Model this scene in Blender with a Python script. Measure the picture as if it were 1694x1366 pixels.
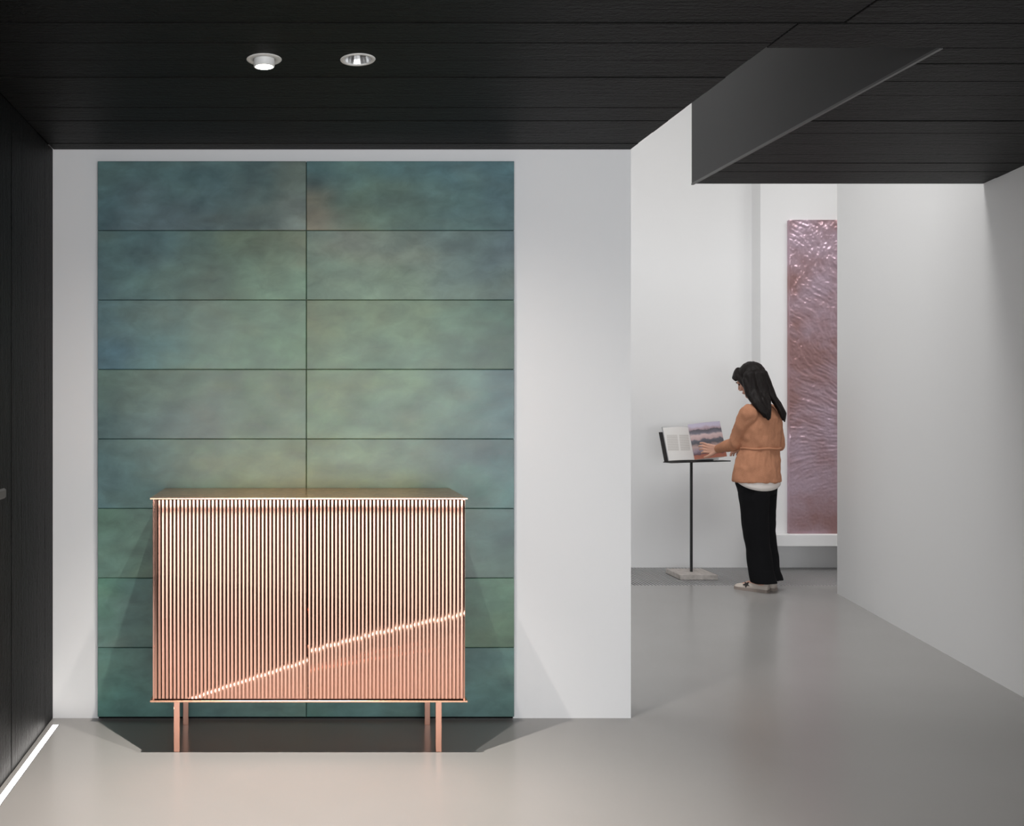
import bpy, bmesh, math, random
from mathutils import Vector, Matrix, noise as mnoise

for o in list(bpy.data.objects): bpy.data.objects.remove(o)
SC = bpy.context.scene
COL = SC.collection
R = math.radians
random.seed(7)

# ------------------------------------------------------------------ camera, world, lights, exposure
FPX, VPX, VPY, EYE = 1600.0, 485.0, 667.0, 1.356
cam = bpy.data.objects.new('camera', bpy.data.cameras.new('camera'))
COL.objects.link(cam)
cam.location = (0, 0, EYE); cam.rotation_euler = (R(90), 0, 0)
cam.data.sensor_width = 36; cam.data.lens = 36 * FPX / 1694
cam.data.shift_x = (847 - VPX) / 1694; cam.data.shift_y = (VPY - 683) / 1694
cam.data.clip_start = .05
SC.camera = cam

W = bpy.data.worlds.new('world'); SC.world = W; W.use_nodes = True
W.node_tree.nodes['Background'].inputs[0].default_value = (.9, .95, 1, 1)
W.node_tree.nodes['Background'].inputs[1].default_value = 0

def area(name, loc, rot, sx, sy, power, col):
    l = bpy.data.lights.new(name, 'AREA'); l.shape = 'RECTANGLE'; l.size = sx; l.size_y = sy
    l.energy = power; l.color = col
    o = bpy.data.objects.new(name, l); o.location = loc; o.rotation_euler = rot; COL.objects.link(o)
    return o
def spot(name, loc, target, power, size, blend, col, rad):
    l = bpy.data.lights.new(name, 'SPOT'); l.energy = power; l.spot_size = R(size); l.spot_blend = blend
    l.color = col; l.shadow_soft_size = rad
    o = bpy.data.objects.new(name, l); o.location = loc
    o.rotation_euler = (Vector(target) - Vector(loc)).to_track_quat('-Z', 'Y').to_euler(); COL.objects.link(o)
    return o
area('hall_skylight_offscreen', (3.4, 5.0, 4.75), (0, 0, 0), 6.6, 1.3, 212, (1, .99, .98))
area('front_window_offscreen', (.6, -4.9, 1.2), (R(90), 0, 0), 8.4, 2.3, 430, (.95, .97, 1))
DL = [(-.0923, 3.076), (.2057, 3.076)]
CZ = 2.45
spot('downlight_beam_adjustable', (DL[0][0], DL[0][1] + .012, CZ - .035), (-.04, 3.17, 0), 320, 80, 1, (1, .93, .86), .012)
spot('downlight_beam_recessed', (DL[1][0], DL[1][1], CZ - .003), (.26, 3.25, 0), 78, 150, 1, (1, .94, .88), .012)

vs = SC.view_settings
vs.view_transform = 'Standard'; vs.look = 'None'; vs.gamma = 1; vs.use_curve_mapping = False
vs.exposure = 0.0

# ------------------------------------------------------------------ helpers
def P(px, py, d):
    return Vector(((px - VPX) * d / FPX, d, EYE - (py - VPY) * d / FPX))
def s2l(c):
    return tuple((v / 255 / 12.92) if v / 255 <= .04045 else ((v / 255 + .055) / 1.055) ** 2.4 for v in c)
def link(name, me, mat=None, parent=None):
    o = bpy.data.objects.new(name, me); COL.objects.link(o)
    if mat and me is not None and len(me.materials) == 0: me.materials.append(mat)
    if parent: o.parent = parent
    return o
def mesh_of(bm, name='mesh', smooth=False):
    bmesh.ops.recalc_face_normals(bm, faces=bm.faces)
    me = bpy.data.meshes.new(name); bm.to_mesh(me); bm.free()
    if smooth:
        for p in me.polygons: p.use_smooth = True
    return me
def obj(name, bm, mat, parent=None, smooth=False):
    return link(name, mesh_of(bm, name, smooth), mat, parent)
def tag(o, label=None, cat=None, group=None, kind=None):
    if label: o['label'] = label
    if cat: o['category'] = cat
    if group: o['group'] = group
    if kind: o['kind'] = kind
    return o
def empty(name, loc=(0, 0, 0), rz=0):
    o = bpy.data.objects.new(name, None); o.empty_display_size = .1
    o.location = loc; o.rotation_euler = (0, 0, rz); COL.objects.link(o); return o
def box(bm, x0, x1, y0, y1, z0, z1, bev=0):
    vs = [bm.verts.new((x, y, z)) for z in (z0, z1) for y in (y0, y1) for x in (x0, x1)]
    fs = [bm.faces.new([vs[i] for i in f]) for f in ((0, 2, 3, 1), (4, 5, 7, 6), (0, 1, 5, 4), (2, 6, 7, 3), (0, 4, 6, 2), (1, 3, 7, 5))]
    if bev:
        es = list({e for f in fs for e in f.edges})
        bmesh.ops.bevel(bm, geom=es, offset=bev, segments=1, affect='EDGES')
    return vs
def B(x0, x1, y0, y1, z0, z1, bev=0):
    bm = bmesh.new(); box(bm, x0, x1, y0, y1, z0, z1, bev); return bm
def prism(bm, pts, z0, z1, bev=0):
    lo = [bm.verts.new((x, y, z0)) for x, y in pts]; hi = [bm.verts.new((x, y, z1)) for x, y in pts]
    n = len(pts); fs = [bm.faces.new(lo[::-1]), bm.faces.new(hi)]
    for i in range(n): fs.append(bm.faces.new((lo[i], lo[(i + 1) % n], hi[(i + 1) % n], hi[i])))
    if bev:
        es = list({e for f in fs for e in f.edges})
        bmesh.ops.bevel(bm, geom=es, offset=bev, segments=1, affect='EDGES')
def lathe(bm, prof, n=48, M=Matrix()):
    rings = []
    for r, z in prof:
        rings.append([bm.verts.new(M @ Vector((r * math.cos(2 * math.pi * i / n), r * math.sin(2 * math.pi * i / n), z))) for i in range(n)])
    for a, b in zip(rings, rings[1:]):
        for i in range(n): bm.faces.new((a[i], a[(i + 1) % n], b[(i + 1) % n], b[i]))
    return rings
def loft(bm, rings, cap=True):
    rr = [[bm.verts.new(p) for p in ring] for ring in rings]; n = len(rr[0])
    for a, b in zip(rr, rr[1:]):
        for i in range(n): bm.faces.new((a[i], a[(i + 1) % n], b[(i + 1) % n], b[i]))
    if cap: bm.faces.new(rr[0][::-1]); bm.faces.new(rr[-1])
def capsule(bm, p0, r0, p1, r1, sub=2):
    t = bmesh.new()
    for p, r in ((p0, r0), (p1, r1)):
        bmesh.ops.create_icosphere(t, subdivisions=sub, radius=r, matrix=Matrix.Translation(Vector(p)))
    h = bmesh.ops.convex_hull(t, input=t.verts)
    bmesh.ops.delete(t, geom=[v for v in h['geom_interior'] if isinstance(v, bmesh.types.BMVert)], context='VERTS')
    loose = [v for v in t.verts if not v.link_faces]
    bmesh.ops.delete(t, geom=loose, context='VERTS')
    me = bpy.data.meshes.new('t'); t.to_mesh(me); t.free(); bm.from_mesh(me); bpy.data.meshes.remove(me)
def chain(bm, pts, sub=2):
    for (a, ra), (b, rb) in zip(pts, pts[1:]): capsule(bm, a, ra, b, rb, sub)
def ellipsoid(bm, M, rx, ry, rz, c=(0, 0, 0), seg=24):
    bmesh.ops.create_uvsphere(bm, u_segments=seg, v_segments=seg // 2, radius=1,
                              matrix=M @ Matrix.Translation(Vector(c)) @ Matrix.Diagonal((rx, ry, rz, 1)))
def fuse(name, bm, voxel, mat, parent=None, smooth=2, disp=None):
    """Turn overlapping closed shapes into one continuous surface."""
    o = obj(name, bm, None)
    m = o.modifiers.new('r', 'REMESH'); m.mode = 'VOXEL'; m.voxel_size = voxel
    if smooth:
        s = o.modifiers.new('s', 'SMOOTH'); s.iterations = smooth; s.factor = .5
    dg = bpy.context.evaluated_depsgraph_get(); dg.update()
    me = bpy.data.meshes.new_from_object(o.evaluated_get(dg))
    bpy.data.objects.remove(o)
    if disp:
        ns = [v.normal.copy() for v in me.vertices]
        for v, nv in zip(me.vertices, ns): v.co += nv * disp(v.co)
    for p in me.polygons: p.use_smooth = True
    me.name = name
    return link(name, me, mat, parent)
def cut(o, cutter):
    m = o.modifiers.new('b', 'BOOLEAN'); m.object = cutter; m.operation = 'DIFFERENCE'; m.solver = 'EXACT'
    dg = bpy.context.evaluated_depsgraph_get(); dg.update()
    me = bpy.data.meshes.new_from_object(o.evaluated_get(dg)); o.modifiers.clear(); o.data = me

# ------------------------------------------------------------------ materials
def mat(name, col=(.8, .8, .8), rough=.5, metal=0, spec=.5, **kw):
    m = bpy.data.materials.new(name); m.use_nodes = True
    b = m.node_tree.nodes['Principled BSDF']
    b.inputs['Base Color'].default_value = (*col, 1); b.inputs['Roughness'].default_value = rough
    b.inputs['Metallic'].default_value = metal; b.inputs['Specular IOR Level'].default_value = spec
    for k, v in kw.items(): b.inputs[k.replace('_', ' ')].default_value = v
    return m
def nt(m): return m.node_tree.nodes, m.node_tree.links, m.node_tree.nodes['Principled BSDF']
def add_noise(m, scale=(1, 1, 1), nscale=8, detail=5, c0=None, c1=None, lo=.3, hi=.7, bump=0, dist=.01, rr=None, coord='Object', rnd=False, distort=0, out=None):
    N, L, b = nt(m)
    tc = N.new('ShaderNodeTexCoord'); mp = N.new('ShaderNodeMapping'); mp.inputs['Scale'].default_value = scale
    L.new(tc.outputs[coord], mp.inputs[0])
    if rnd:
        oi = N.new('ShaderNodeObjectInfo'); mu = N.new('ShaderNodeMath'); mu.operation = 'MULTIPLY'; mu.inputs[1].default_value = 37
        L.new(oi.outputs['Random'], mu.inputs[0]); cb = N.new('ShaderNodeCombineXYZ')
        for i in range(3): L.new(mu.outputs[0], cb.inputs[i])
        L.new(cb.outputs[0], mp.inputs['Location'])
    n = N.new('ShaderNodeTexNoise'); n.inputs['Scale'].default_value = nscale; n.inputs['Detail'].default_value = detail
    n.inputs['Distortion'].default_value = distort
    L.new(mp.outputs[0], n.inputs['Vector'])
    if c0 is not None:
        r = N.new('ShaderNodeValToRGB'); r.color_ramp.elements[0].position = lo; r.color_ramp.elements[1].position = hi
        r.color_ramp.elements[0].color = (*c0, 1); r.color_ramp.elements[1].color = (*c1, 1)
        L.new(n.outputs[0], r.inputs[0]); L.new(r.outputs[0], b.inputs['Base Color'])
    if rr:
        mr = N.new('ShaderNodeMapRange'); mr.inputs[3].default_value, mr.inputs[4].default_value = rr
        L.new(n.outputs[0], mr.inputs[0]); L.new(mr.outputs[0], b.inputs['Roughness'])
    if bump:
        bp = N.new('ShaderNodeBump'); bp.inputs['Strength'].default_value = bump; bp.inputs['Distance'].default_value = dist
        L.new(n.outputs[0], bp.inputs['Height'])
        prev = b.inputs['Normal'].links[0].from_socket if b.inputs['Normal'].links else None
        if prev: L.new(prev, bp.inputs['Normal'])
        L.new(bp.outputs[0], b.inputs['Normal'])
    return n

WHITE = mat('white_plaster', (.80, .80, .80), .75, spec=.25); add_noise(WHITE, nscale=60, bump=.06, dist=.002)
FLOOR = mat('grey_resin_floor', (.40, .385, .37), .24, spec=.28)
add_noise(FLOOR, nscale=1.3, detail=6, c0=(.335, .328, .318), c1=(.362, .355, .346), lo=.2, hi=.8)
def charred(name, sc):
    m = mat(name, (.011, .011, .011), .5, spec=.14)
    add_noise(m, scale=sc, nscale=6, detail=8, c0=(.003, .003, .003), c1=(.0105, .0103, .0102), lo=.35, hi=.75, bump=.35, dist=.008, rr=(.45, .65), rnd=True)
    add_noise(m, scale=tuple(1 if v < 3 else 1.6 for v in sc), nscale=38, detail=4, bump=.35, dist=.010, rnd=True, distort=1.2)
    return m
CHAR_X = charred('charred_timber_crosswise', (1, 14, 14))
CHAR_Z = charred('charred_timber_upright', (14, 14, 1))
BACK = mat('black_backing', (.006, .006, .006), .9, spec=.1)
FASCIA = mat('dark_grey_fascia_paint', (.036, .036, .037), .55, spec=.35)
EDGE = mat('dark_edge_profile', (.10, .10, .10), .4, metal=.3)
COPPER = mat('satin_copper', (.84, .46, .345), .1, metal=1)
add_noise(COPPER, scale=(120, 120, 1.2), nscale=4, detail=3, rr=(.035, .05))
COPPER_TOP = mat('brushed_copper_sheet', (.86, .49, .33), .26, metal=1)
add_noise(COPPER_TOP, scale=(1.2, 90, 90), nscale=4, detail=3, rr=(.2, .32))
TRIM = mat('white_lamp_enamel', (.78, .78, .76), .45)
CHROME = mat('brushed_reflector', (.75, .75, .75), .28, metal=1)
LED = mat('led_diffuser', (1, 1, 1), .5)
LED.node_tree.nodes['Principled BSDF'].inputs['Emission Color'].default_value = (1, .96, .92, 1)
LED.node_tree.nodes['Principled BSDF'].inputs['Emission Strength'].default_value = 11
LENS = mat('lamp_lens', (1, 1, 1), .4)
LENS.node_tree.nodes['Principled BSDF'].inputs['Emission Color'].default_value = (1, .96, .9, 1)
LENS.node_tree.nodes['Principled BSDF'].inputs['Emission Strength'].default_value = 8
STEEL = mat('grating_aluminium', (.47, .47, .47), .55, metal=.2); add_noise(STEEL, nscale=20, rr=(.36, .5))
PAN = mat('dark_drain_pan', (.03, .03, .03), .8)
BLACKM = mat('blackened_steel', (.035, .035, .036), .45, metal=.5); add_noise(BLACKM, nscale=30, rr=(.38, .55))
CONC = mat('warm_concrete', (.46, .42, .39), .8); add_noise(CONC, nscale=26, detail=7, c0=(.38, .345, .32), c1=(.55, .51, .48), bump=.15, dist=.003)
ALU = mat('grey_handle_metal', (.075, .075, .075), .5, metal=.3)

# glazed tiles: colour comes from the glaze table (colour attribute) broken up by fine noise
GLAZE = mat('patinated_glaze', (.2, .3, .25), .3, spec=.4)
def build_glaze():
    N, L, b = nt(GLAZE)
    at = N.new('ShaderNodeAttribute'); at.attribute_name = 'glaze'
    tc = N.new('ShaderNodeTexCoord'); mp = N.new('ShaderNodeMapping'); mp.inputs['Scale'].default_value = (1, 1, 1.7)
    L.new(tc.outputs['Object'], mp.inputs[0])
    n = N.new('ShaderNodeTexNoise'); n.inputs['Scale'].default_value = 11; n.inputs['Detail'].default_value = 9; n.inputs['Roughness'].default_value = .62; n.inputs['Distortion'].default_value = .6
    L.new(mp.outputs[0], n.inputs['Vector'])
    mr = N.new('ShaderNodeMapRange'); mr.inputs[1].default_value = .3; mr.inputs[2].default_value = .7; mr.inputs[3].default_value = .84; mr.inputs[4].default_value = 1.16
    L.new(n.outputs[0], mr.inputs[0])
    mx = N.new('ShaderNodeVectorMath'); mx.operation = 'SCALE'
    L.new(at.outputs['Color'], mx.inputs[0]); L.new(mr.outputs[0], mx.inputs['Scale']); L.new(mx.outputs[0], b.inputs['Base Color'])
    r2 = N.new('ShaderNodeMapRange'); r2.inputs[3].default_value = .22; r2.inputs[4].default_value = .45
    L.new(n.outputs[0], r2.inputs[0]); L.new(r2.outputs[0], b.inputs['Roughness'])
    bp = N.new('ShaderNodeBump'); bp.inputs['Strength'].default_value = .10; bp.inputs['Distance'].default_value = .004
    L.new(n.outputs[0], bp.inputs['Height']); L.new(bp.outputs[0], b.inputs['Normal'])
build_glaze()

# ------------------------------------------------------------------ setting
def struct(name, bm, m, parent=None):
    o = obj(name, bm, m, parent)
    if not parent: o['kind'] = 'structure'
    return o
DW, XL, XE, XV, DN, DS = 4.167, -1.034, 1.455, 1.99, 2.977, 4.83   # back wall, left wall, wall end, void edge, void near end, soffit end
def XR(d): return 3.368 + .2098 * (d - 4.457)                       # angled right wall
DE, DG, DF = 6.898, 7.208, 8.0                                      # wall end, grating start, far wall
HT = 4.8
YB = -5.0
D1 = 1.2
bm = bmesh.new(); box(bm, -4.4, 8.3, YB - .3, DG, -.15, 0); struct('floor', bm, FLOOR)
struct('wall_back', B(XL - .02, XE, DW, DW + .2, 0, HT), WHITE)
struct('wall_far', B(-1.5, 8.2, DF, DF + .2, -.1, HT), WHITE)
bm = bmesh.new(); prism(bm, [(XR(D1), D1), (XR(D1) + .02, D1), (XR(DS) + .16, DS), (XR(DE) + .16, DE), (XR(DE), DE)], 0, HT); struct('wall_right', bm, WHITE)
struct('wall_front', B(-4.4, 8.3, YB - .3, YB - .1, 0, HT), WHITE)
struct('wall_side', B(8.1, 8.3, YB, DF, 0, HT), WHITE)
struct('wall_hall', B(-1.6, -1.4, DW + .2, DF, 0, HT), WHITE)
bm = bmesh.new(); prism(bm, [(XR(D1) + .02, D1 - .1), (8.1, D1 - .1), (8.1, D1 + .05), (XR(D1) + .03, D1 + .05)], 0, HT); struct('wall_return', bm, WHITE)
bm = bmesh.new(); box(bm, -1.6, 8.3, DN - .2, DF + .2, HT, HT + .1); struct('ceiling_hall', bm, WHITE)

# ceiling: black slab with planks fixed below, open slot between XE and XV
ceil = bmesh.new()
SLZ = CZ + .02
for xa, xb, ya, yb in ((XL - .2, XE, 3.18, DW), (XL - .2, XE, DN, 2.99), (XL - .2, -.18, 2.99, 3.18), (.30, XE, 2.99, 3.18)):   # service opening above the lamps
    box(ceil, xa, xb, ya, yb, SLZ, SLZ + .15)
box(ceil, -.2, .32, 2.98, 3.2, SLZ + .15, SLZ + .17)
prism(ceil, [(XV + .012, DN), (XR(DN), DN), (XR(DS), DS), (XV + .012, DS)], SLZ, SLZ + .15)
prism(ceil, [(XL - .2, 0), (-4.2, 0), (-4.2, YB - .1), (8.1, YB - .1), (8.1, D1 - .1), (XR(D1), D1 - .1), (XR(DN), DN), (XL - .2, DN)], SLZ, SLZ + .15)
ceiling = struct('ceiling', ceil, BACK)
cutbm = bmesh.new()
for x, y in DL:
    bmesh.ops.create_cone(cutbm, cap_ends=True, segments=48, radius1=.047, radius2=.047, depth=.2, matrix=Matrix.Translation((x, y, CZ + .02)))
cutter = obj('cutter', cutbm, None)
def plank_x(x0, y0, x1a, x1b, y1, m=CHAR_X):
    g = .0015; dz = random.uniform(-.0015, .0015)
    bm = bmesh.new()
    prism(bm, [(x0 + g, y0 + g), (x1a - g, y0 + g), (x1b - g, y1 - g), (x0 + g, y1 - g)], CZ + dz, SLZ, .0018)
    return struct('ceiling_plank', bm, m, ceiling)
rowsA = [2.783, 2.935, 3.084, 3.247, 3.41, 3.579, 3.744, 3.907, 4.07, DW]
for i, (a, b) in enumerate(zip(rowsA, rowsA[1:])):
    p = plank_x(XL, a, XE, XE, b)
    if i in (1, 2): cut(p, cutter)
bpy.data.objects.remove(cutter)
rowsB = [DN, 3.115, 3.284, 3.438, 3.608, 3.748, 3.916, 4.08, 4.254, 4.41, 4.569, 4.70, DS]
for a, b in zip(rowsB, rowsB[1:]): plank_x(XV + .012, a, XR(a), XR(b), b)
plank_x(XE, 2.783, XR(2.783), XR(DN), DN)
y = 2.783; jt = [1.586, .55, 2.1, 1.2, .2, 1.7, .9, 1.9]
k = 0
while y > .35:
    y0 = y - .162; j = jt[k % len(jt)]
    plank_x(XL, y0, j, j, y)
    xa, xb = (XR(y0), XR(y)) if y0 > D1 else (4.0, 4.0)
    plank_x(j, y0, xa, xb, y)
    y = y0; k += 1
# fascia of the slot: dark painted board along the soffit with a thin edge profile
fa = struct('trim_1', B(XV, XV + .012, DN, DS, CZ + .004, 3.7), FASCIA)
struct('edge_profile', B(XV - .002, XV + .010, DN, DS, CZ - .004, CZ + .004), EDGE, fa)
bm = bmesh.new(); box(bm, XV + .012, XR(DS) , DS - .012, DS, SLZ + .15, 3.7); struct('trim_2', bm, FASCIA)
struct('trim_3', B(XE, XV + .012, DN - .02, DN, SLZ, 3.7), FASCIA)

# left wall: charred upright planks on a backing, with a flush door
wl = struct('wall_left', B(XL - .2, XL - .022, 0, DW, 0, SLZ), BACK)
struct('wall_outer', B(-4.4, -4.2, YB, 0, 0, SLZ), WHITE)
struct('wall_corner', B(-4.4, XL - .2, 0, .15, 0, SLZ), WHITE)
ys = [DW]
while ys[-1] > .4: ys.append(ys[-1] - random.choice((.132, .158, .15, .166)))
ys[1:3] = [4.03, 3.902]
door_far = 3.405
ys = sorted([v for v in ys if v > door_far + .06 or v < 2.45] + [door_far, 2.505])
for a, b in zip(ys, ys[1:]):
    if abs(a - 2.505) < .01: continue
    dx = random.uniform(-.002, .002)
    struct('wall_plank', B(XL - .022, XL + dx, a + .0012, b - .0012, 0, CZ, .0018), CHAR_Z, wl)
door = struct('door_1', B(XL - .045, XL - .02, 2.51, door_far - .004, .004, 2.2), BACK)
yy = 2.51
for i in range(6):
    w = (door_far - .004 - 2.51) / 6
    struct('door_plank', B(XL - .02, XL - .001, yy + .001, yy + w - .001, .004, 2.2, .0018), CHAR_Z, door); yy += w
struct('door_header', B(XL - .022, XL, 2.508, door_far, 2.205, CZ, .0018), CHAR_Z, wl)
h = bmesh.new()
box(h, XL + .038, XL + .052, 3.165, 3.315, 1.031, 1.066, .006)
hd = obj('door_handle', h, ALU, door); hd['label'] = 'grey metal lever handle'
for yq in (3.19,):
    bm = bmesh.new(); lathe(bm, [(0, 0), (.026, 0), (.026, .008), (.010, .010), (.010, .042), (0, .042)], 24, Matrix.Translation((XL - .001, yq, 1.0485)) @ Matrix.Rotation(R(90), 4, 'Y'))
    obj('rose', bm, ALU, hd)

# projecting white wall box with ledge in the hall
bx = struct('trim_4', B(3.793, 7.2, 7.85, DF, .205, HT), WHITE)
struct('ledge', B(3.80, 7.2, 7.755, 7.85, .208, .303, .004), WHITE, bx)

# ------------------------------------------------------------------ floor grating sections
def grating(x0, x1, label):
    g = empty('floor_grating', (x0, DG, 0)); tag(g, label, 'grating', 'metal floor gratings along the far wall')
    w = x1 - x0; dlen = DF - DG
    obj('drain_pan', B(0, w, 0, dlen, -.06, -.05), PAN, g)
    f = bmesh.new()
    box(f, 0, w, 0, .006, -.05, -.001); box(f, 0, w, dlen - .006, dlen, -.05, -.001)
    box(f, 0, .005, .006, dlen - .006, -.05, -.001); box(f, w - .005, w, .006, dlen - .006, -.05, -.001)
    obj('frame', f, STEEL, g)
    n = round((w - .014) / .0262); pitch = (w - .014) / n
    me = mesh_of(B(0, .0125, .006, dlen - .006, -.04, -.001), 'grating_bar'); me.materials.append(STEEL)
    for i in range(n):
        o = link('bar', me, None, g); o.location.x = .007 + i * pitch + (pitch - .0125) / 2
grating(2.28, 3.398, 'ribbed metal floor grating under the book stand')
grating(3.402, 4.52, 'ribbed metal floor grating behind the standing person')
bm = bmesh.new(); box(bm, -1.4, 2.278, DG, DF, -.15, 0); box(bm, 4.522, 8.1, DG, DF, -.15, 0); struct('floor_hall', bm, FLOOR)

# ------------------------------------------------------------------ tile panel
TF = DW - .025
XT = [-.8387, .0565, .9478]
ZT = [2.394 - i * .2977 for i in range(9)]
G = {
 (0, 0): [[(62,82,82),(63,84,85),(65,88,90),(66,87,87),(92,106,99)], [(60,80,84),(76,93,97),(72,91,94),(82,99,96),(112,126,120)]],
 (0, 1): [[(86,119,121),(95,128,126),(84,115,116),(71,98,103),(60,82,87)], [(152,150,130),(112,136,118),(95,120,112),(85,112,110),(70,92,95)]],
 (1, 0): [[(75,98,98),(78,104,106),(95,121,113),(108,130,111),(131,150,126)], [(76,100,105),(99,129,125),(99,121,111),(125,156,136),(142,180,154)]],
 (1, 1): [[(121,149,136),(125,140,127),(113,131,122),(88,107,106),(70,86,91)], [(131,163,143),(128,155,136),(125,148,130),(106,126,117),(86,105,103)]],
 (2, 0): [[(68,91,95),(88,110,106),(105,126,116),(115,142,124),(130,162,140)], [(62,87,96),(85,115,115),(108,135,122),(118,148,130),(136,174,143)]],
 (2, 1): [[(126,143,116),(122,145,120),(118,142,120),(104,129,114),(82,106,97)], [(130,158,132),(124,155,135),(120,148,130),(107,131,118),(86,108,101)]],
 (3, 0): [[(82,105,98),(98,120,110),(106,128,115),(118,142,122),(126,149,126)], [(72,96,97),(97,120,118),(116,136,131),(120,148,132),(142,174,154)]],
 (3, 1): [[(123,146,119),(118,142,120),(112,135,115),(99,121,112),(80,100,101)], [(131,162,137),(123,152,134),(111,134,120),(93,116,111),(83,105,106)]],
 (4, 0): [[(70,94,95),(88,112,108),(105,128,116),(115,138,120),(122,145,122)], [(66,89,91),(74,99,96),(85,110,96),(98,116,92),(112,128,100)]],
 (4, 1): [[(120,145,120),(130,157,137),(118,142,130),(99,119,118),(86,107,108)], [(110,126,98),(102,122,98),(98,120,98),(88,115,106),(85,112,111)]],
 (5, 0): [[(70,94,82),(72,94,86),(80,104,92),(88,110,94),(95,116,98)], [(70,92,84),(72,94,84),(80,100,90),(86,106,92),(92,112,96)]],
 (5, 1): [[(95,118,104),(98,120,108),(100,124,112),(102,126,120),(88,110,108)], [(92,115,100),(96,118,104),(100,122,112),(104,122,116),(100,122,114)]],
 (6, 0): [[(62,90,78),(60,84,80),(66,90,84),(74,96,84),(84,104,88)], [(66,84,80),(62,84,80),(66,88,82),(72,92,80),(80,98,84)]],
 (6, 1): [[(84,106,92),(86,108,96),(86,108,98),(82,108,96),(86,112,96)], [(82,104,88),(82,104,90),(82,104,90),(82,104,88),(82,104,86)]],
 (7, 0): [[(64,92,84),(66,90,86),(64,86,82),(66,88,82),(70,92,86)], [(62,92,86),(64,90,86),(62,86,84),(64,86,82),(68,90,84)]],
 (7, 1): [[(66,92,88),(66,90,88),(72,98,94),(66,92,90),(76,102,98)], [(62,92,86),(64,90,88),(68,94,92),(74,100,98),(68,94,90)]],
}
panel = empty('tile_panel', ((XT[0] + XT[2]) / 2, TF, 0))
tag(panel, 'green and teal glazed tile panel mounted on the white wall behind the copper cabinet', 'tile panel')
mx0 = panel.location.x
obj('backing_board', B(XT[0] + .004 - mx0, XT[2] - .004 - mx0, .010, DW - TF - .0005, .004, ZT[0] - .004), BACK, panel)
GLAZE_LUM = .16
rng = random.Random(3)
def tile(r, c):
    x0, x1 = XT[c] + .001, XT[c + 1] - .001; z1, z0 = ZT[r] - .0009, ZT[r + 1] + .0009
    nx, nz, bev = 44, 15, .0022
    tb = [[Vector(s2l(q)) for q in row] for row in G[(r, c)]]
    lumf = lambda q: q.x * .3 + q.y * .6 + q.z * .1
    ls = [[math.log(lumf(q)) for q in row] for row in tb]
    mean = sum(map(sum, ls)) / 10
    sx = sum((k - 2) * (ls[0][k] + ls[1][k]) for k in range(5)) / 20; sz = (sum(ls[1]) - sum(ls[0])) / 10
    vary = math.log(GLAZE_LUM) + rng.uniform(-.09, .09)
    tb = [[tb[j][k] * math.exp(vary - mean - sx * (k - 2) - sz * (j * 2 - 1)) for k in range(5)] for j in range(2)]
    off = Vector((r * 3.7, c * 5.1, r + c * 2.3))
    bm = bmesh.new(); lay = bm.loops.layers.float_color.new('glaze')
    us = [0] + [bev + (x1 - x0 - 2 * bev) * i / nx for i in range(nx + 1)] + [x1 - x0]
    wz = [0] + [bev + (z1 - z0 - 2 * bev) * i / nz for i in range(nz + 1)] + [z1 - z0]
    colr, g = {}, []
    for j, w in enumerate(wz):
        row = []
        for i, u in enumerate(us):
            e = i in (0, len(us) - 1) or j in (0, len(wz) - 1)
            v = bm.verts.new((x0 + u - mx0, bev if e else 0, z0 + w)); row.append(v)
            q = Vector((u * 5, 0, w * 9)) + off
            fu = u / (x1 - x0) + .10 * mnoise.noise(q * .8) + .05 * mnoise.noise(q * 2.1)
            fw = 1 - w / (z1 - z0) + .38 * mnoise.noise(q * .7 + Vector((9, 3, 1))) + .15 * mnoise.noise(q * 1.9 + Vector((2, 8, 4)))
            fu = min(max(fu, 0), 1) * 4; fw = min(max((fw - .15) / .7, 0), 1); fw = fw * fw * (3 - 2 * fw)
            k = min(int(fu), 3); t = fu - k; t = t * t * (3 - 2 * t)
            a = tb[0][k].lerp(tb[0][k + 1], t); b = tb[1][k].lerp(tb[1][k + 1], t)
            cc = a.lerp(b, fw); lum = cc.x * .3 + cc.y * .6 + cc.z * .1
            cc = (Vector((lum, lum, lum)).lerp(cc, 1.06))
            fl = mnoise.fractal(q * 1.6 + Vector((5, 5, 5)), 1, 2, 4)
            cc *= 1 + .26 * fl
            warm = max(0, mnoise.noise(q * 1.3 + Vector((1, 17, 6)))) * .14
            cc = Vector((cc.x * (1 + warm), cc.y * (1 + .02 * fl), cc.z * (1 - warm * .6)))
            colr[v] = (cc.x, cc.y, cc.z, 1)
        g.append(row)
    for j in range(len(wz) - 1):
        for i in range(len(us) - 1): bm.faces.new((g[j][i], g[j][i + 1], g[j + 1][i + 1], g[j + 1][i]))
    # sides and back
    per = g[0] + [g[j][-1] for j in range(1, len(wz))] + g[-1][::-1][1:] + [g[j][0] for j in range(len(wz) - 2, 0, -1)]
    bk = []
    for v in per:
        b2 = bm.verts.new((v.co.x, .0105, v.co.z)); colr[b2] = colr[v]; bk.append(b2)
    for i in range(len(per)):
        k = (i + 1) % len(per); bm.faces.new((per[k], per[i], bk[i], bk[k]))
    for f in bm.faces:
        f.smooth = False
        for l in f.loops: l[lay] = colr[l.vert]
    me = bpy.data.meshes.new('tile'); bm.to_mesh(me); bm.free()
    return link('tile', me, GLAZE, panel)
for r in range(8):
    for c in range(2): tile(r, c)

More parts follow.
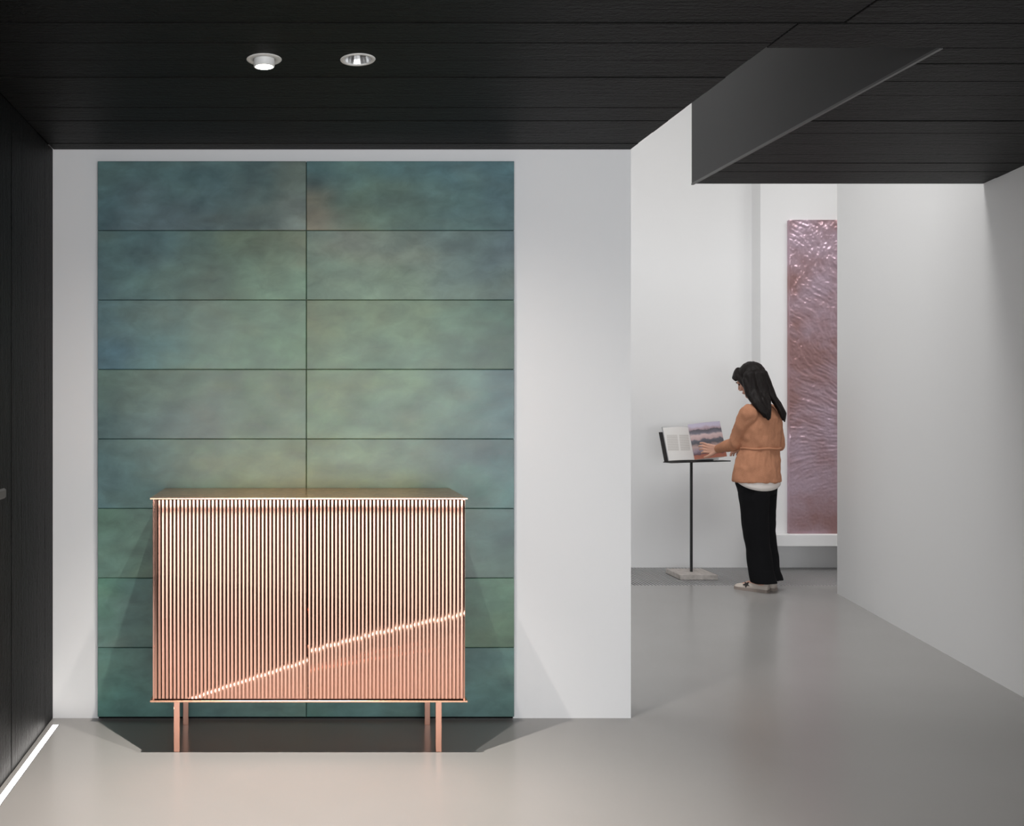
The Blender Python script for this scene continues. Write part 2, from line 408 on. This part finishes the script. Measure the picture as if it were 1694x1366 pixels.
# ------------------------------------------------------------------ copper cabinet
CX0, CX1, CF, CB = -.548, .668, 3.700, TF - .004
CT, CBOT = .994, .212
cab = empty('cabinet', ((CX0 + CX1) / 2, (CF + CB) / 2, 0))
tag(cab, 'copper sideboard with ribbed doors on four slim legs, standing against the tile panel', 'cabinet')
co = cab.location.copy()
def cpart(name, x0, x1, y0, y1, z0, z1, m=COPPER, bev=0, parent=None):
    return obj(name, B(x0 - co.x, x1 - co.x, y0 - co.y, y1 - co.y, z0, z1, bev), m, parent or cab)
cpart('top_panel', CX0, CX1, CF, CB, CT - .006, CT, COPPER_TOP, .0008)
cpart('bottom_panel', CX0, CX1, CF, CB, CBOT, CBOT + .007, COPPER_TOP, .0008)
cpart('side_panel', CX0 + .009, CX0 + .015, CF + .012, CB - .004, CBOT + .007, CT - .006)
cpart('side_panel', CX1 - .015, CX1 - .009, CF + .012, CB - .004, CBOT + .007, CT - .006)
cpart('back_panel', CX0 + .015, CX1 - .015, CB - .010, CB - .004, CBOT + .007, CT - .006)
zb, zt = CBOT + .0125, CT - .0085
XM = .0573
def slat_mesh(pitch):
    # flat face, then a shallow V groove: right-facing then left-facing facet
    a, b = pitch * .43, pitch * .68
    dp = (pitch - b) * math.tan(R(25.3))
    prof = [(0, 0), (a, 0), (b, dp), (pitch, 0), (pitch, .0075), (0, .0075)]
    bm = bmesh.new()
    lo = [bm.verts.new((x - pitch / 2, y, zb)) for x, y in prof]; hi = [bm.verts.new((x - pitch / 2, y, zt)) for x, y in prof]
    n = len(prof); bm.faces.new(lo); bm.faces.new(hi[::-1])
    for i in range(n): bm.faces.new((lo[i], hi[i], hi[(i + 1) % n], lo[(i + 1) % n]))
    me = mesh_of(bm, 'slat'); me.materials.append(COPPER); return me
def door_of(x0, x1, n, rot):
    d = cpart('door', x0, x1, CF + .0125, CF + .030, zb, zt, COPPER)
    p = (x1 - x0) / n; me = slat_mesh(p)
    for i in range(n):
        s = link('slat', me, None, d)
        s.location = (x0 + (i + .5) * p - co.x, CF + .0055 - co.y, 0)
        s.rotation_euler.z = R(rot(i / (n - 1)) + random.uniform(-.35, .35))
door_of(CX0 + .0165, XM - .0015, 40, lambda t: 0)
door_of(XM + .0015, CX1 - .0105, 41, lambda t: -(-3.6 * (1 - t)))
LGX = [(-.4645, -.4415), (.5545, .5775)]
for x0, x1 in LGX:
    for y0 in (CF + .062, CB - .06):
        cpart('leg', x0, x1, y0, y0 + .026, 0, CBOT, COPPER, .0008)

# ------------------------------------------------------------------ ceiling downlights
l0 = empty('ceiling_spotlight', (DL[0][0], DL[0][1], CZ)); tag(l0, 'white ceiling spotlight with a swivel head pushed down, glowing lens', 'spotlight')
bm = bmesh.new(); lathe(bm, [(.036, .004), (.036, -.003), (.054, -.003), (.0562, -.001), (.0562, .0), (.046, .0), (.046, .03)])
obj('trim_ring', bm, TRIM, l0, True)
M = Matrix.Rotation(R(2), 4, 'X')
bm = bmesh.new(); lathe(bm, [(.0335, .035), (.0335, -.0225), (.0315, -.0245), (.029, -.0245), (.029, -.0215)], 48, M); o = obj('swivel_head', bm, TRIM, l0, True)
bm = bmesh.new(); lathe(bm, [(.0001, -.024), (.0285, -.024), (.0285, -.021), (.0001, -.021)], 40, M); obj('lens', bm, LENS, o)
bm = bmesh.new(); lathe(bm, [(.0335, .036), (.0001, .036)], 40, M); obj('rear_cap', bm, BACK, l0)
l1 = empty('recessed_downlight', (DL[1][0], DL[1][1], CZ)); tag(l1, 'round recessed ceiling downlight with white rim and silver reflector', 'downlight')
bm = bmesh.new(); lathe(bm, [(.043, .004), (.043, -.002), (.047, -.004), (.054, -.0035), (.0562, -.001), (.0562, 0), (.046, 0), (.046, .03)]); obj('trim_ring', bm, TRIM, l1, True)
bm = bmesh.new(); lathe(bm, [(.0425, .0), (.038, .018), (.030, .038), (.0235, .05)], 24); o = obj('reflector', bm, CHROME, l1)
bm = bmesh.new(); lathe(bm, [(.0235, .05), (.0001, .05)], 24); obj('lens', bm, mat('dim_lens', (.7, .7, .68), .4), o)

# ------------------------------------------------------------------ floor light strip
XS0, XS1, YS1 = -1.0135, -.9885, 4.078
st = empty('floor_light_strip', ((XS0 + XS1) / 2, YS1, 0)); tag(st, 'glowing white linear light set in the floor along the black wall', 'light strip')
w = (XS1 - XS0) / 2
obj('diffuser', B(-w + .001, w - .001, -3.0, -.001, .0, .0012), LED, st)
f = bmesh.new()
box(f, -w - .001, -w + .001, -3.0, 0, 0, .0014); box(f, w - .001, w + .001, -3.0, 0, 0, .0014); box(f, -w - .001, w + .001, -.001, .001, 0, .0014)
obj('channel_frame', f, ALU, st)

# ------------------------------------------------------------------ rippled wall panel
RIP = mat('rippled_mauve_metal', (.50, .33, .36), .3, metal=.7)
add_noise(RIP, nscale=3.5, detail=6, c0=(.42, .25, .25), c1=(.56, .42, .50), lo=.35, hi=.65, rr=(.24, .38))
add_noise(RIP, nscale=70, detail=4, bump=.3, dist=.004)
def ripple():
    x0, x1, z0, z1, yf = 4.01, 6.0, .303, 2.838, 7.815
    nx, nz = 270, 345
    bm = bmesh.new(); g = []
    for j in range(nz + 1):
        row = []
        for i in range(nx + 1):
            x = x0 + (x1 - x0) * i / nx; z = z0 + (z1 - z0) * j / nz
            dx, dz = x - 5.0, z - 1.05
            r = math.hypot(dx, dz); th = math.atan2(dz, dx)
            wr = mnoise.noise((x * 3, z * 3, 0)) * .35
            # streaks radiating from one point, breaking up into dimples low down
            s = mnoise.fractal(((th % (2 * math.pi)) * 52 + wr * 9, r * 12 + wr * 3, 3.3), .8, 2, 3)
            sp = mnoise.noise((x * 60, z * 60, 4))
            k = min(max((z - .5) / .6, 0), 1)
            h = .006 * s * k + .0028 * sp
            if i in (0, nx) or j in (0, nz): h = 0
            row.append(bm.verts.new((x, yf - h, z)))
        g.append(row)
    for j in range(nz):
        for i in range(nx): bm.faces.new((g[j][i], g[j][i + 1], g[j + 1][i + 1], g[j + 1][i]))
    per = g[0] + [g[j][-1] for j in range(1, nz + 1)] + g[-1][::-1][1:] + [g[j][0] for j in range(nz - 1, 0, -1)]
    per = [bm.verts.new(v.co) for v in per]
    bk = [bm.verts.new((v.co.x, 7.85, v.co.z)) for v in per]
    for i in range(len(per)):
        k = (i + 1) % len(per); bm.faces.new((per[k], per[i], bk[i], bk[k]))
    me = bpy.data.meshes.new('wall_panel'); bm.to_mesh(me); bm.free()
    for p in me.polygons: p.use_smooth = True
    return tag(link('wall_panel', me, RIP), 'tall mauve metal panel with rippled hammered surface on the far white wall', 'wall panel')
ripple()

# ------------------------------------------------------------------ book stand and open book
SP = Vector((3.118, 7.575, 0)); YAW = R(21)
stand = empty('book_stand', SP); tag(stand, 'slim black steel book stand on a square concrete base', 'book stand')
obj('base', B(-.145, .145, -.145, .145, 0, .038, .002), CONC, stand)
obj('pole', B(-.008, .008, -.008, .008, .038, .899), BLACKM, stand)
RY = Matrix.Rotation(YAW, 4, 'Z')
TILT = R(15)
def stand_part(name, bm, m, Mx, parent):
    bmesh.ops.transform(bm, matrix=RY @ Mx, verts=bm.verts); return obj(name, bm, m, parent)
stand_part('shelf', B(-.25, .345, -.055, .03, .896, .904), BLACKM, Matrix(), stand)
MT = Matrix.Translation((0, .012, .904)) @ Matrix.Rotation(-TILT, 4, 'X')     # local z runs up the tilted plate
stand_part('back_plate', B(-.25, .235, .0, .006, -.004, .235), BLACKM, MT, stand)

PAGE = mat('page_paper', (.80, .79, .77), .7)
COVER = mat('grey_book_cover', (.35, .36, .37), .6)
def page_print():
    m = mat('printed_text_page', (.80, .79, .77), .7)
    N, L, b = nt(m)
    tc = N.new('ShaderNodeTexCoord'); sx = N.new('ShaderNodeSeparateXYZ'); L.new(tc.outputs['Generated'], sx.inputs[0])
    def mth(op, a, bb):
        q = N.new('ShaderNodeMath'); q.operation = op
        for i, v in enumerate((a, bb)):
            if isinstance(v, float): q.inputs[i].default_value = v
            else: L.new(v, q.inputs[i])
        return q.outputs[0]
    u, v = sx.outputs[0], sx.outputs[2]
    def band(s, lo, hi): return mth('MULTIPLY', mth('GREATER_THAN', s, lo), mth('LESS_THAN', s, hi))
    cols = mth('ADD', band(u, .10, .46), band(u, .52, .88))
    lines = mth('GREATER_THAN', mth('FRACT', mth('MULTIPLY', v, 42.), 0.), .5)
    msk = mth('MULTIPLY', mth('MULTIPLY', cols, lines), band(v, .30, .76))
    mx = N.new('ShaderNodeMix'); mx.data_type = 'RGBA'
    mx.inputs[6].default_value = (.80, .79, .77, 1); mx.inputs[7].default_value = (.50, .48, .45, 1)
    L.new(msk, mx.inputs[0]); L.new(mx.outputs[2], b.inputs['Base Color']); return m
def photo_print():
    m = mat('printed_photo_page', (.5, .4, .45), .45)
    N, L, b = nt(m)
    tc = N.new('ShaderNodeTexCoord'); mp = N.new('ShaderNodeMapping'); mp.inputs['Scale'].default_value = (1.2, 1.2, 1)
    L.new(tc.outputs['UV'], mp.inputs[0])
    n = N.new('ShaderNodeTexNoise'); n.inputs['Scale'].default_value = 5; n.inputs['Detail'].default_value = 6
    L.new(mp.outputs[0], n.inputs['Vector'])
    sx = N.new('ShaderNodeSeparateXYZ'); L.new(tc.outputs['UV'], sx.inputs[0])
    a = N.new('ShaderNodeMath'); a.operation = 'MULTIPLY_ADD'; L.new(n.outputs[0], a.inputs[0]); a.inputs[1].default_value = .16; L.new(sx.outputs[1], a.inputs[2])
    r = N.new('ShaderNodeValToRGB'); e = r.color_ramp.elements
    st = [(.0, (.42, .16, .10)), (.18, (.35, .12, .08)), (.22, (.10, .06, .08)), (.30, (.30, .24, .30)), (.42, (.50, .36, .34)), (.52, (.10, .10, .12)), (.60, (.13, .13, .16)),
          (.64, (.50, .36, .36)), (.74, (.62, .48, .48)), (.80, (.16, .16, .20)), (.88, (.10, .09, .11)), (.92, (.40, .30, .34)), (1.0, (.52, .48, .60))]
    e[0].position, e[0].color = st[0][0], (*st[0][1], 1); e[1].position, e[1].color = 1, (*st[-1][1], 1)
    for p, c in st[1:-1]:
        q = e.new(p); q.color = (*c, 1)
    L.new(a.outputs[0], r.inputs[0]); L.new(r.outputs[0], b.inputs['Base Color']); return m
book = empty('open_book', SP + Vector((0, 0, .904))); tag(book, 'large open picture book held open on the black stand', 'book')
MB = RY @ Matrix.Translation((0, .012, 0)) @ Matrix.Rotation(-TILT, 4, 'X')
def bpart(name, bm, m, parent=None, smooth=False):
    bmesh.ops.transform(bm, matrix=MB, verts=bm.verts); return obj(name, bm, m, parent or book, smooth)
bpart('cover', B(-.217, .285, -.004, -.0005, .004, .275), COVER)
def page_block(x0, x1, hgt, bow, name, m):
    bm = bmesh.new(); n = 10; top = []
    prof = []
    for i in range(n + 1):
        t = i / n; x = x0 + (x1 - x0) * t
        prof.append((x, -.006 - .018 * math.sin(math.pi * min(1, (t if x0 > 0 else 1 - t) * 1.0 + .06)) ** .7 * bow))
    lo = [bm.verts.new((x, y, .005)) for x, y in prof] + [bm.verts.new((x1, -.004, .005)), bm.verts.new((x0, -.004, .005))]
    hi = [bm.verts.new((v.co.x, v.co.y, hgt)) for v in lo]
    k = len(lo); bm.faces.new(lo); bm.faces.new(hi[::-1])
    for i in range(k): bm.faces.new((lo[i], hi[i], hi[(i + 1) % k], lo[(i + 1) % k]))
    return bpart(name, bm, m)
page_block(-.212, .034, .27, 1, 'page_block', page_print())
page_block(.036, .28, .27, 1, 'page_block', PAGE)
def leaf(ang, wid, curl, m, hz, z0=.006, xs=.035):
    bm = bmesh.new(); uv = bm.loops.layers.uv.new('UVMap'); n = 14; pts = []; x, y = xs, -.012; a = R(ang)
    for i in range(n + 1):
        pts.append((x, y)); x += math.cos(a) * wid / n; y -= math.sin(a) * wid / n; a -= R(curl) / n
    v = [[bm.verts.new((p[0], p[1], z)) for p in pts] for z in (z0, z0 + hz)]
    v2 = [[bm.verts.new((p[0] + .0004, p[1] + .0006, z)) for p in pts] for z in (z0, z0 + hz)]
    for i in range(n):
        for g_, fl in ((v, 0), (v2, 1)):
            f = bm.faces.new((g_[0][i], g_[0][i + 1], g_[1][i + 1], g_[1][i]))
            for l, (uu, vv) in zip(f.loops, ((i, 0), (i + 1, 0), (i + 1, 1), (i, 1))): l[uv].uv = (uu / n, vv)
    bmesh.ops.transform(bm, matrix=MB, verts=bm.verts)
    me = bpy.data.meshes.new('leaf'); bm.to_mesh(me); bm.free()
    for p in me.polygons: p.use_smooth = True
    return link('leaf', me, m, book)
leaf(16, .235, -12, PAGE, .262)
PHOTO = photo_print()
leaf(36, .25, 22, PHOTO, .285)

# ------------------------------------------------------------------ person
SKIN = mat('skin', (.60, .33, .24), .5); add_noise(SKIN, nscale=14, c0=(.56, .30, .215), c1=(.64, .36, .265))
JACK = mat('tan_wool_jacket', (.40, .185, .085), .85, spec=.2); add_noise(JACK, nscale=240, detail=2, c0=(.44, .20, .115), c1=(.50, .24, .14), bump=.2, dist=.001)
TROU = mat('black_trousers', (.006, .006, .007), .9, spec=.15); add_noise(TROU, nscale=200, bump=.2, dist=.001)
SHIRT = mat('white_shirt', (.78, .72, .68), .8)
HAIR = mat('black_hair', (.006, .004, .004), .5, spec=.2); add_noise(HAIR, scale=(40, 40, 2), nscale=6, detail=3, bump=.6, dist=.003, c0=(.003, .002, .002), c1=(.011, .007, .006))
SHOE = mat('off_white_leather', (.60, .53, .47), .55); SOLE = mat('shoe_sole', (.30, .25, .22), .8); STAR = mat('black_star_patch', (.012, .010, .010), .7)
person = empty('person', (3.41, 7.02, 0)); tag(person, 'person with long dark hair in tan jacket turning pages of the book', 'person')
po = person.location
def rel(bm):
    bmesh.ops.translate(bm, vec=-po, verts=bm.verts); return bm
ft = Vector((-.6, .8, 0)); rt = Vector((.8, .6, 0)); UP = Vector((0, 0, 1))
Ls, Rs = Vector((3.262, 6.924, 1.285)), Vector((3.518, 7.116, 1.285))
Le, Re = Vector((3.232, 7.055, 1.065)), Vector((3.560, 7.115, 1.055))
Lw, Rw = P(1188, 743, 7.27), Vector((3.44, 7.30, 1.02))
La, Ra = Vector((3.375, 6.958, .07)), Vector((3.462, 7.04, .07))
Lk, Rk = Vector((3.335, 6.975, .45)), Vector((3.425, 7.065, .45))
Lh, Rh = Vector((3.305, 6.958, .84)), Vector((3.425, 7.075, .84))
hc = P(1243, 629, 7.05)
hf = Vector((-.66, .75, -.48)).normalized(); hr = hf.cross(UP).normalized(); hu = hr.cross(hf).normalized()
HM = Matrix(((hr.x, hf.x, hu.x, hc.x), (hr.y, hf.y, hu.y, hc.y), (hr.z, hf.z, hu.z, hc.z), (0, 0, 0, 1)))
def H(x, y, z): return HM @ Vector((x, y, z))
neck0 = Vector((3.388, 7.02, 1.33))
def body():
    bm = bmesh.new()
    # head: skull, jaw, nose, lips, brow, ears
    ellipsoid(bm, HM, .073, .090, .092, (0, -.008, .028)); ellipsoid(bm, HM, .060, .072, .085, (0, .018, -.022))
    chain(bm, [(H(0, .045, -.075), .034), (H(0, .068, -.092), .022)])
    for s in (-1, 1):
        chain(bm, [(H(s * .05, -.005, -.05), .022), (H(s * .018, .062, -.088), .020)])
        chain(bm, [(H(s * .012, .086, .022), .012), (H(s * .045, .072, .020), .012)])
        ellipsoid(bm, HM @ Matrix.Rotation(s * .3, 4, 'Z'), .008, .018, .030, (s * .074, -.004, -.008), 16)
        chain(bm, [(H(s * .040, .062, -.018), .020), (H(s * .034, .070, -.030), .016)])
        capsule(bm, H(s * .010, .098, -.030), .008, H(s * .007, .104, -.026), .007)
    chain(bm, [(H(0, .088, .014), .010), (H(0, .104, -.020), .011), (H(0, .098, -.030), .009)])
    chain(bm, [(H(-.018, .080, -.054), .006), (H(0, .090, -.052), .007), (H(.018, .080, -.054), .006)])
    chain(bm, [(H(-.015, .080, -.062), .007), (H(0, .089, -.063), .008), (H(.015, .080, -.062), .007)])
    chain(bm, [(H(0, -.012, -.05), .052), (neck0, .055), (neck0 - UP * .06, .075)])
    # trunk
    c0 = (Lh + Rh) / 2
    ctr = lambda z, px: P(px, VPY - (z - EYE) * FPX / 7.02, 7.02)
    def ring(z, px, a, b):
        c = ctr(z, px); return [c + rt * a * math.cos(t) + ft * b * math.sin(t) for t in [2 * math.pi * i / 24 for i in range(24)]]
    loft(bm, [ring(.78, 1252, .14, .10), ring(.86, 1252, .155, .11), ring(1.035, 1258, .12, .09), ring(1.2, 1259, .145, .095), ring(1.28, 1260, .14, .08), ring(1.33, 1258, .07, .06)])
    for a, b, c in ((Lh, Lk, La), (Rh, Rk, Ra)): chain(bm, [(a, .075), (a.lerp(b, .5), .066), (b, .05), (b.lerp(c, .35), .048), (c, .034), (c + Vector((-.10, .10, -.042)), .018)])
    for a, b, c in ((Ls, Le, Lw), (Rs, Re, Rw)): chain(bm, [(a, .046), (a.lerp(b, .5), .042), (b, .034), (b.lerp(c, .4), .034), (c, .022)])
    # left hand, closing on the leaf: palm, four fingers, thumb
    d = (P(1151, 741, 7.40) - Lw).normalized(); sd = Vector((0, 0, 1)) - d * d.z; sd.normalize(); nn = d.cross(sd).normalized()
    if nn.y > 0: nn = -nn          # nn: back of the hand, towards the camera
    def Q(a, b, c): return Lw + d * a + sd * b + nn * c
    for k, b in enumerate((.028, .010, -.008, -.025)):
        capsule(bm, Q(.01, b * .55, 0), .015, Q(.075, b, .002), .0125)
        ln = (.068, .078, .072, .056)[k]; q0 = Q(.078, b * 1.05, .002)
        q1 = Q(.078 + ln * .45, b * 1.25 + .006, .010); q2 = Q(.078 + ln * .78, b * 1.35 + .004, -.002); q3 = Q(.078 + ln, b * 1.4, -.016)
        chain(bm, [(q0, .0098), (q1, .0088), (q2, .0078), (q3, .0068)])
    chain(bm, [(Q(.015, -.018, .004), .015), (Q(.045, -.042, .012), .0125), (Q(.075, -.058, .012), .0105), (Q(.100, -.066, .004), .0085)])
    # right hand, relaxed in front of the body
    d2 = (Rw - Re).normalized(); s2 = d2.cross(UP).normalized(); n2 = s2.cross(d2)
    def Q2(a, b, c): return Rw + d2 * a + s2 * b + n2 * c
    for k, b in enumerate((.028, .010, -.008, -.025)):
        capsule(bm, Q2(.01, b * .55, 0), .015, Q2(.075, b, 0), .0125)
        ln = (.056, .072, .078, .068)[k]
        chain(bm, [(Q2(.078, b * 1.05, 0), .0098), (Q2(.078 + ln * .5, b * 1.2, -.010), .0088), (Q2(.078 + ln * .8, b * 1.25, -.026), .0078), (Q2(.078 + ln * .9, b * 1.25, -.042), .0068)])
    chain(bm, [(Q2(.015, -.018, -.004), .015), (Q2(.045, -.042, -.010), .0125), (Q2(.075, -.052, -.014), .0105), (Q2(.098, -.054, -.020), .0085)])
    return fuse('body', rel(bm), .0036, SKIN, person, 2)
bod = body()
EYEM = mat('eye_dark', (.02, .012, .01), .2); LIP = mat('lips', (.42, .15, .13), .45)
for s in (-1, 1):
    bm = bmesh.new(); ellipsoid(bm, HM, .012, .006, .006, (s * .031, .080, .004), 16); obj('eye', rel(bm), EYEM, bod, True)
    bm = bmesh.new(); chain(bm, [(H(s * .016, .097, .024), .0028), (H(s * .034, .092, .029), .003), (H(s * .050, .078, .024), .002)]); obj('eyebrow', rel(bm), HAIR, bod, True)
bm = bmesh.new(); chain(bm, [(H(-.017, .086, -.058), .003), (H(0, .0965, -.057), .0042), (H(.017, .086, -.058), .003)]); obj('lips', rel(bm), LIP, bod, True)

def fold(sc, amp): return lambda c: amp * mnoise.fractal((c.x * sc, c.y * sc, c.z * sc * .6), 1, 2, 3)
def trousers():
    bm = bmesh.new(); n = 24
    cc = lambda z, px: P(px, VPY - (z - EYE) * FPX / 7.02, 7.02)
    def ring(c, a, b): return [c + rt * a * math.cos(t) + ft * b * math.sin(t) for t in [2 * math.pi * i / n for i in range(n)]]
    loft(bm, [ring(cc(.70, 1253), .150, .122), ring(cc(.78, 1252), .178, .134), ring(cc(.90, 1253), .168, .125), ring(cc(.98, 1256), .135, .10)])
    for h_, k, a, o in ((Lh, Lk, La, 0), (Rh, Rk, Ra, 1)):
        def at(z):
            if z > k.z: t = (h_.z - z) / (h_.z - k.z); q = h_.lerp(k, t)
            else: t = (k.z - z) / (k.z - a.z); q = k.lerp(a, t)
            return Vector((q.x, q.y, z))
        loft(bm, [ring(at(.83), .09, .105), ring(at(.70), .092, .108), ring(at(.55), .083, .096), ring(at(.43), .078, .088), ring(at(.30), .079, .084), ring(at(.17), .082, .086), ring(at(.068 + .01 * o) + ft * -.012, .086, .094)])
    return fuse('trousers', rel(bm), .006, TROU, person, 2, fold(9, .006))
trousers()
def jacket():
    bm = bmesh.new(); n = 28
    cc = lambda z, px: P(px, VPY - (z - EYE) * FPX / 7.02, 7.02)
    def ring(z, px, a, b):
        c = cc(z, px); return [c + rt * a * math.cos(t) + ft * b * math.sin(t) for t in [2 * math.pi * i / n for i in range(n)]]
    loft(bm, [ring(.788, 1252, .200, .152), ring(.82, 1252, .200, .151), ring(.90, 1252, .190, .142), ring(.98, 1255, .170, .128), ring(1.035, 1258, .157, .118), ring(1.10, 1258, .166, .122),
              ring(1.18, 1259, .178, .126), ring(1.25, 1260, .182, .118), ring(1.30, 1260, .150, .092), ring(1.335, 1259, .088, .07), ring(1.352, 1258, .062, .058)])
    Lc = Le.lerp(Lw, .97); Rc = Re.lerp(Rw, .95)
    for a, b, c in ((Ls, Le, Lc), (Rs, Re, Rc)):
        chain(bm, [(a + UP * -.01, .066), (a.lerp(b, .45), .060), (b, .051), (b.lerp(c, .5), .044), (c, .035)], 3)
    sh0 = neck0 + UP * -.015
    for a in (Ls, Rs): chain(bm, [(sh0, .050), (a + UP * .0, .058)], 3)
    # waist tie
    return fuse('jacket', rel(bm), .006, JACK, person, 2, fold(13, .011))
jk = jacket()
bm = bmesh.new()
def waist():
    c = P(1258, 741, 7.02); n = 40; rings = []
    for i in range(n):
        t = 2 * math.pi * i / n; dv = rt * math.cos(t) * .163 + ft * math.sin(t) * .124
        nrm = (rt * math.cos(t) + ft * math.sin(t)).normalized()
        rings.append([c + dv + nrm * .008 * math.cos(u) + UP * (.008 * math.sin(u) + .003 * math.sin(t * 5)) for u in [2 * math.pi * j / 8 for j in range(8)]])
    rr = [[bm.verts.new(p) for p in r_] for r_ in rings]
    for i in range(n):
        a, b = rr[i], rr[(i + 1) % n]
        for j in range(8): bm.faces.new((a[j], a[(j + 1) % 8], b[(j + 1) % 8], b[j]))
waist(); obj('waist_tie', rel(bm), JACK, jk, True)
def shirt():
    bm = bmesh.new(); n = 48; c = P(1253, 796, 7.02); rows = []
    low = math.atan2(-.8, -.6)
    for k in range(5):
        ring = []
        for i in range(n):
            t = 2 * math.pi * i / n; dz = math.cos(t - low)
            zl = .802 - .070 * max(0, dz) ** 1.1
            z = .84 + (zl - .84) * k / 4
            ring.append(Vector((c.x, c.y, 0)) + rt * .190 * math.cos(t) + ft * .142 * math.sin(t) + UP * z)
        rows.append(ring)
    inner = [[v - (rt * rt.dot(v - Vector((c.x, c.y, 0))) + ft * ft.dot(v - Vector((c.x, c.y, 0)))) * .02 for v in r_] for r_ in rows[::-1]]
    loft(bm, rows + inner, cap=False)
    obj('shirt_hem', rel(bm), SHIRT, person, True)
shirt()
def hair():
    bm = bmesh.new()
    ellipsoid(bm, HM, .084, .094, .098, (0, -.022, .036), 32)
    ellipsoid(bm, HM, .080, .070, .110, (0, -.050, -.02), 24)
    # fringe swept over the forehead, side curtains
    for s in (-1, 1):
        chain(bm, [(H(s * .012, .050, .104), .026), (H(s * .050, .060, .066), .022), (H(s * .076, .036, .015), .020), (H(s * .078, .020, -.05), .020), (H(s * .070, .0, -.10), .022)])
    chain(bm, [(H(-.02, .06, .100), .020), (H(-.045, .085, .064), .016), (H(-.066, .074, .038), .010)])
    # long locks over the back
    locks = [
        [(1240, 622, 6.97, .060), (1246, 648, 6.94, .056), (1256, 668, 6.88, .040), (1267, 684, 6.845, .026), (1271, 694, 6.84, .010)],
        [(1236, 630, 6.97, .050), (1241, 652, 6.93, .042), (1250, 668, 6.88, .030), (1259, 680, 6.855, .020), (1265, 690, 6.85, .008)],
        [(1252, 622, 6.97, .066), (1260, 645, 6.94, .060), (1268, 662, 6.90, .040), (1272, 678, 6.86, .024), (1274, 692, 6.845, .009)],
        [(1260, 620, 6.98, .060), (1271, 644, 6.96, .052), (1281, 661, 6.93, .032), (1291, 678, 6.91, .030), (1296, 694, 6.91, .014)],
        [(1262, 630, 6.99, .040), (1276, 652, 6.98, .030), (1288, 668, 6.96, .028), (1297, 684, 6.94, .024), (1298, 697, 6.93, .009)],
        [(1246, 640, 6.96, .045), (1262, 664, 6.885, .034), (1269, 682, 6.85, .018), (1269, 692, 6.845, .008)],
    ]
    for lk in locks: chain(bm, [(P(x, y, d), r * .74) for x, y, d, r in lk])
    return fuse('hair', rel(bm), .0045, HAIR, person, 2, lambda c: .0025 * mnoise.noise((c.x * 70, c.y * 70, c.z * 9)))
hair()
def shoe(heel, toe, name):
    s = empty(name, (0, 0, 0)); s.parent = person
    f = (toe - heel); ln = f.length; f.normalize(); r = Vector((f.y, -f.x, 0))
    st = [(0, .026, .062), (.05, .034, .078), (.12, .036, .080), (.19, .036, .075), (.28, .038, .092), (.40, .040, .088), (.55, .043, .070), (.72, .047, .050), (.86, .044, .043), (.95, .034, .036), (1.0, .016, .026)]
    def prof(w, h_, t, n=16):
        out = []
        for i in range(n):
            a = 2 * math.pi * i / n; x = math.cos(a); z = math.sin(a)
            out.append(heel + f * (t * ln) + r * (w * x * (1 if z < 0 else (1 - .35 * max(0, z)))) + UP * (.014 if z < 0 else .014 + h_ * z ** .8))
        return out
    bm = bmesh.new(); loft(bm, [prof(w, h_ - .014, t) for t, w, h_ in st]); up = obj('upper', rel(bm), SHOE, None, True); up.parent = s
    bm = bmesh.new()
    out = [heel + f * (t * ln) + r * (w + .003) for t, w, h_ in st] + [heel + f * (t * ln) - r * (w + .003) for t, w, h_ in st[::-1]]
    lo = [bm.verts.new((v.x, v.y, 0)) for v in out]; hi = [bm.verts.new((v.x, v.y, .020)) for v in out]; n = len(out)
    bm.faces.new(lo); bm.faces.new(hi[::-1])
    for i in range(n): bm.faces.new((lo[i], lo[(i + 1) % n], hi[(i + 1) % n], hi[i]))
    so = obj('sole', rel(bm), SOLE, None); so.parent = s
    return s, f, r, ln
def star(heel, f, r, ln, s):
    bm = bmesh.new(); c = heel + f * (ln * .60) - r * .036 + UP * .046
    nrm = (-r + UP * .65).normalized(); ux = f; uy = nrm.cross(ux).normalized()
    pts = []
    for i in range(10):
        a = math.pi / 2 + i * math.pi / 5; rad = .024 if i % 2 == 0 else .010
        pts.append(c + ux * rad * math.cos(a) + uy * rad * math.sin(a))
    lo = [bm.verts.new(p - nrm * .012) for p in pts]; hi = [bm.verts.new(p + nrm * .004) for p in pts]
    bm.faces.new(lo); bm.faces.new(hi[::-1])
    for i in range(10): bm.faces.new((lo[i], lo[(i + 1) % 10], hi[(i + 1) % 10], hi[i]))
    o = obj('star', rel(bm), STAR, None); o.parent = s; o['label'] = 'black star patch'
hl, tl = Vector((3.405, 6.928, 0)), Vector((3.242, 7.098, 0))
s, f, r, ln = shoe(hl, tl, 'shoe'); star(hl, f, r, ln, s)
s, f, r, ln = shoe(Vector((3.492, 7.000, 0)), Vector((3.352, 7.188, 0)), 'shoe'); star(Vector((3.492, 7.000, 0)), f, r, ln, s)
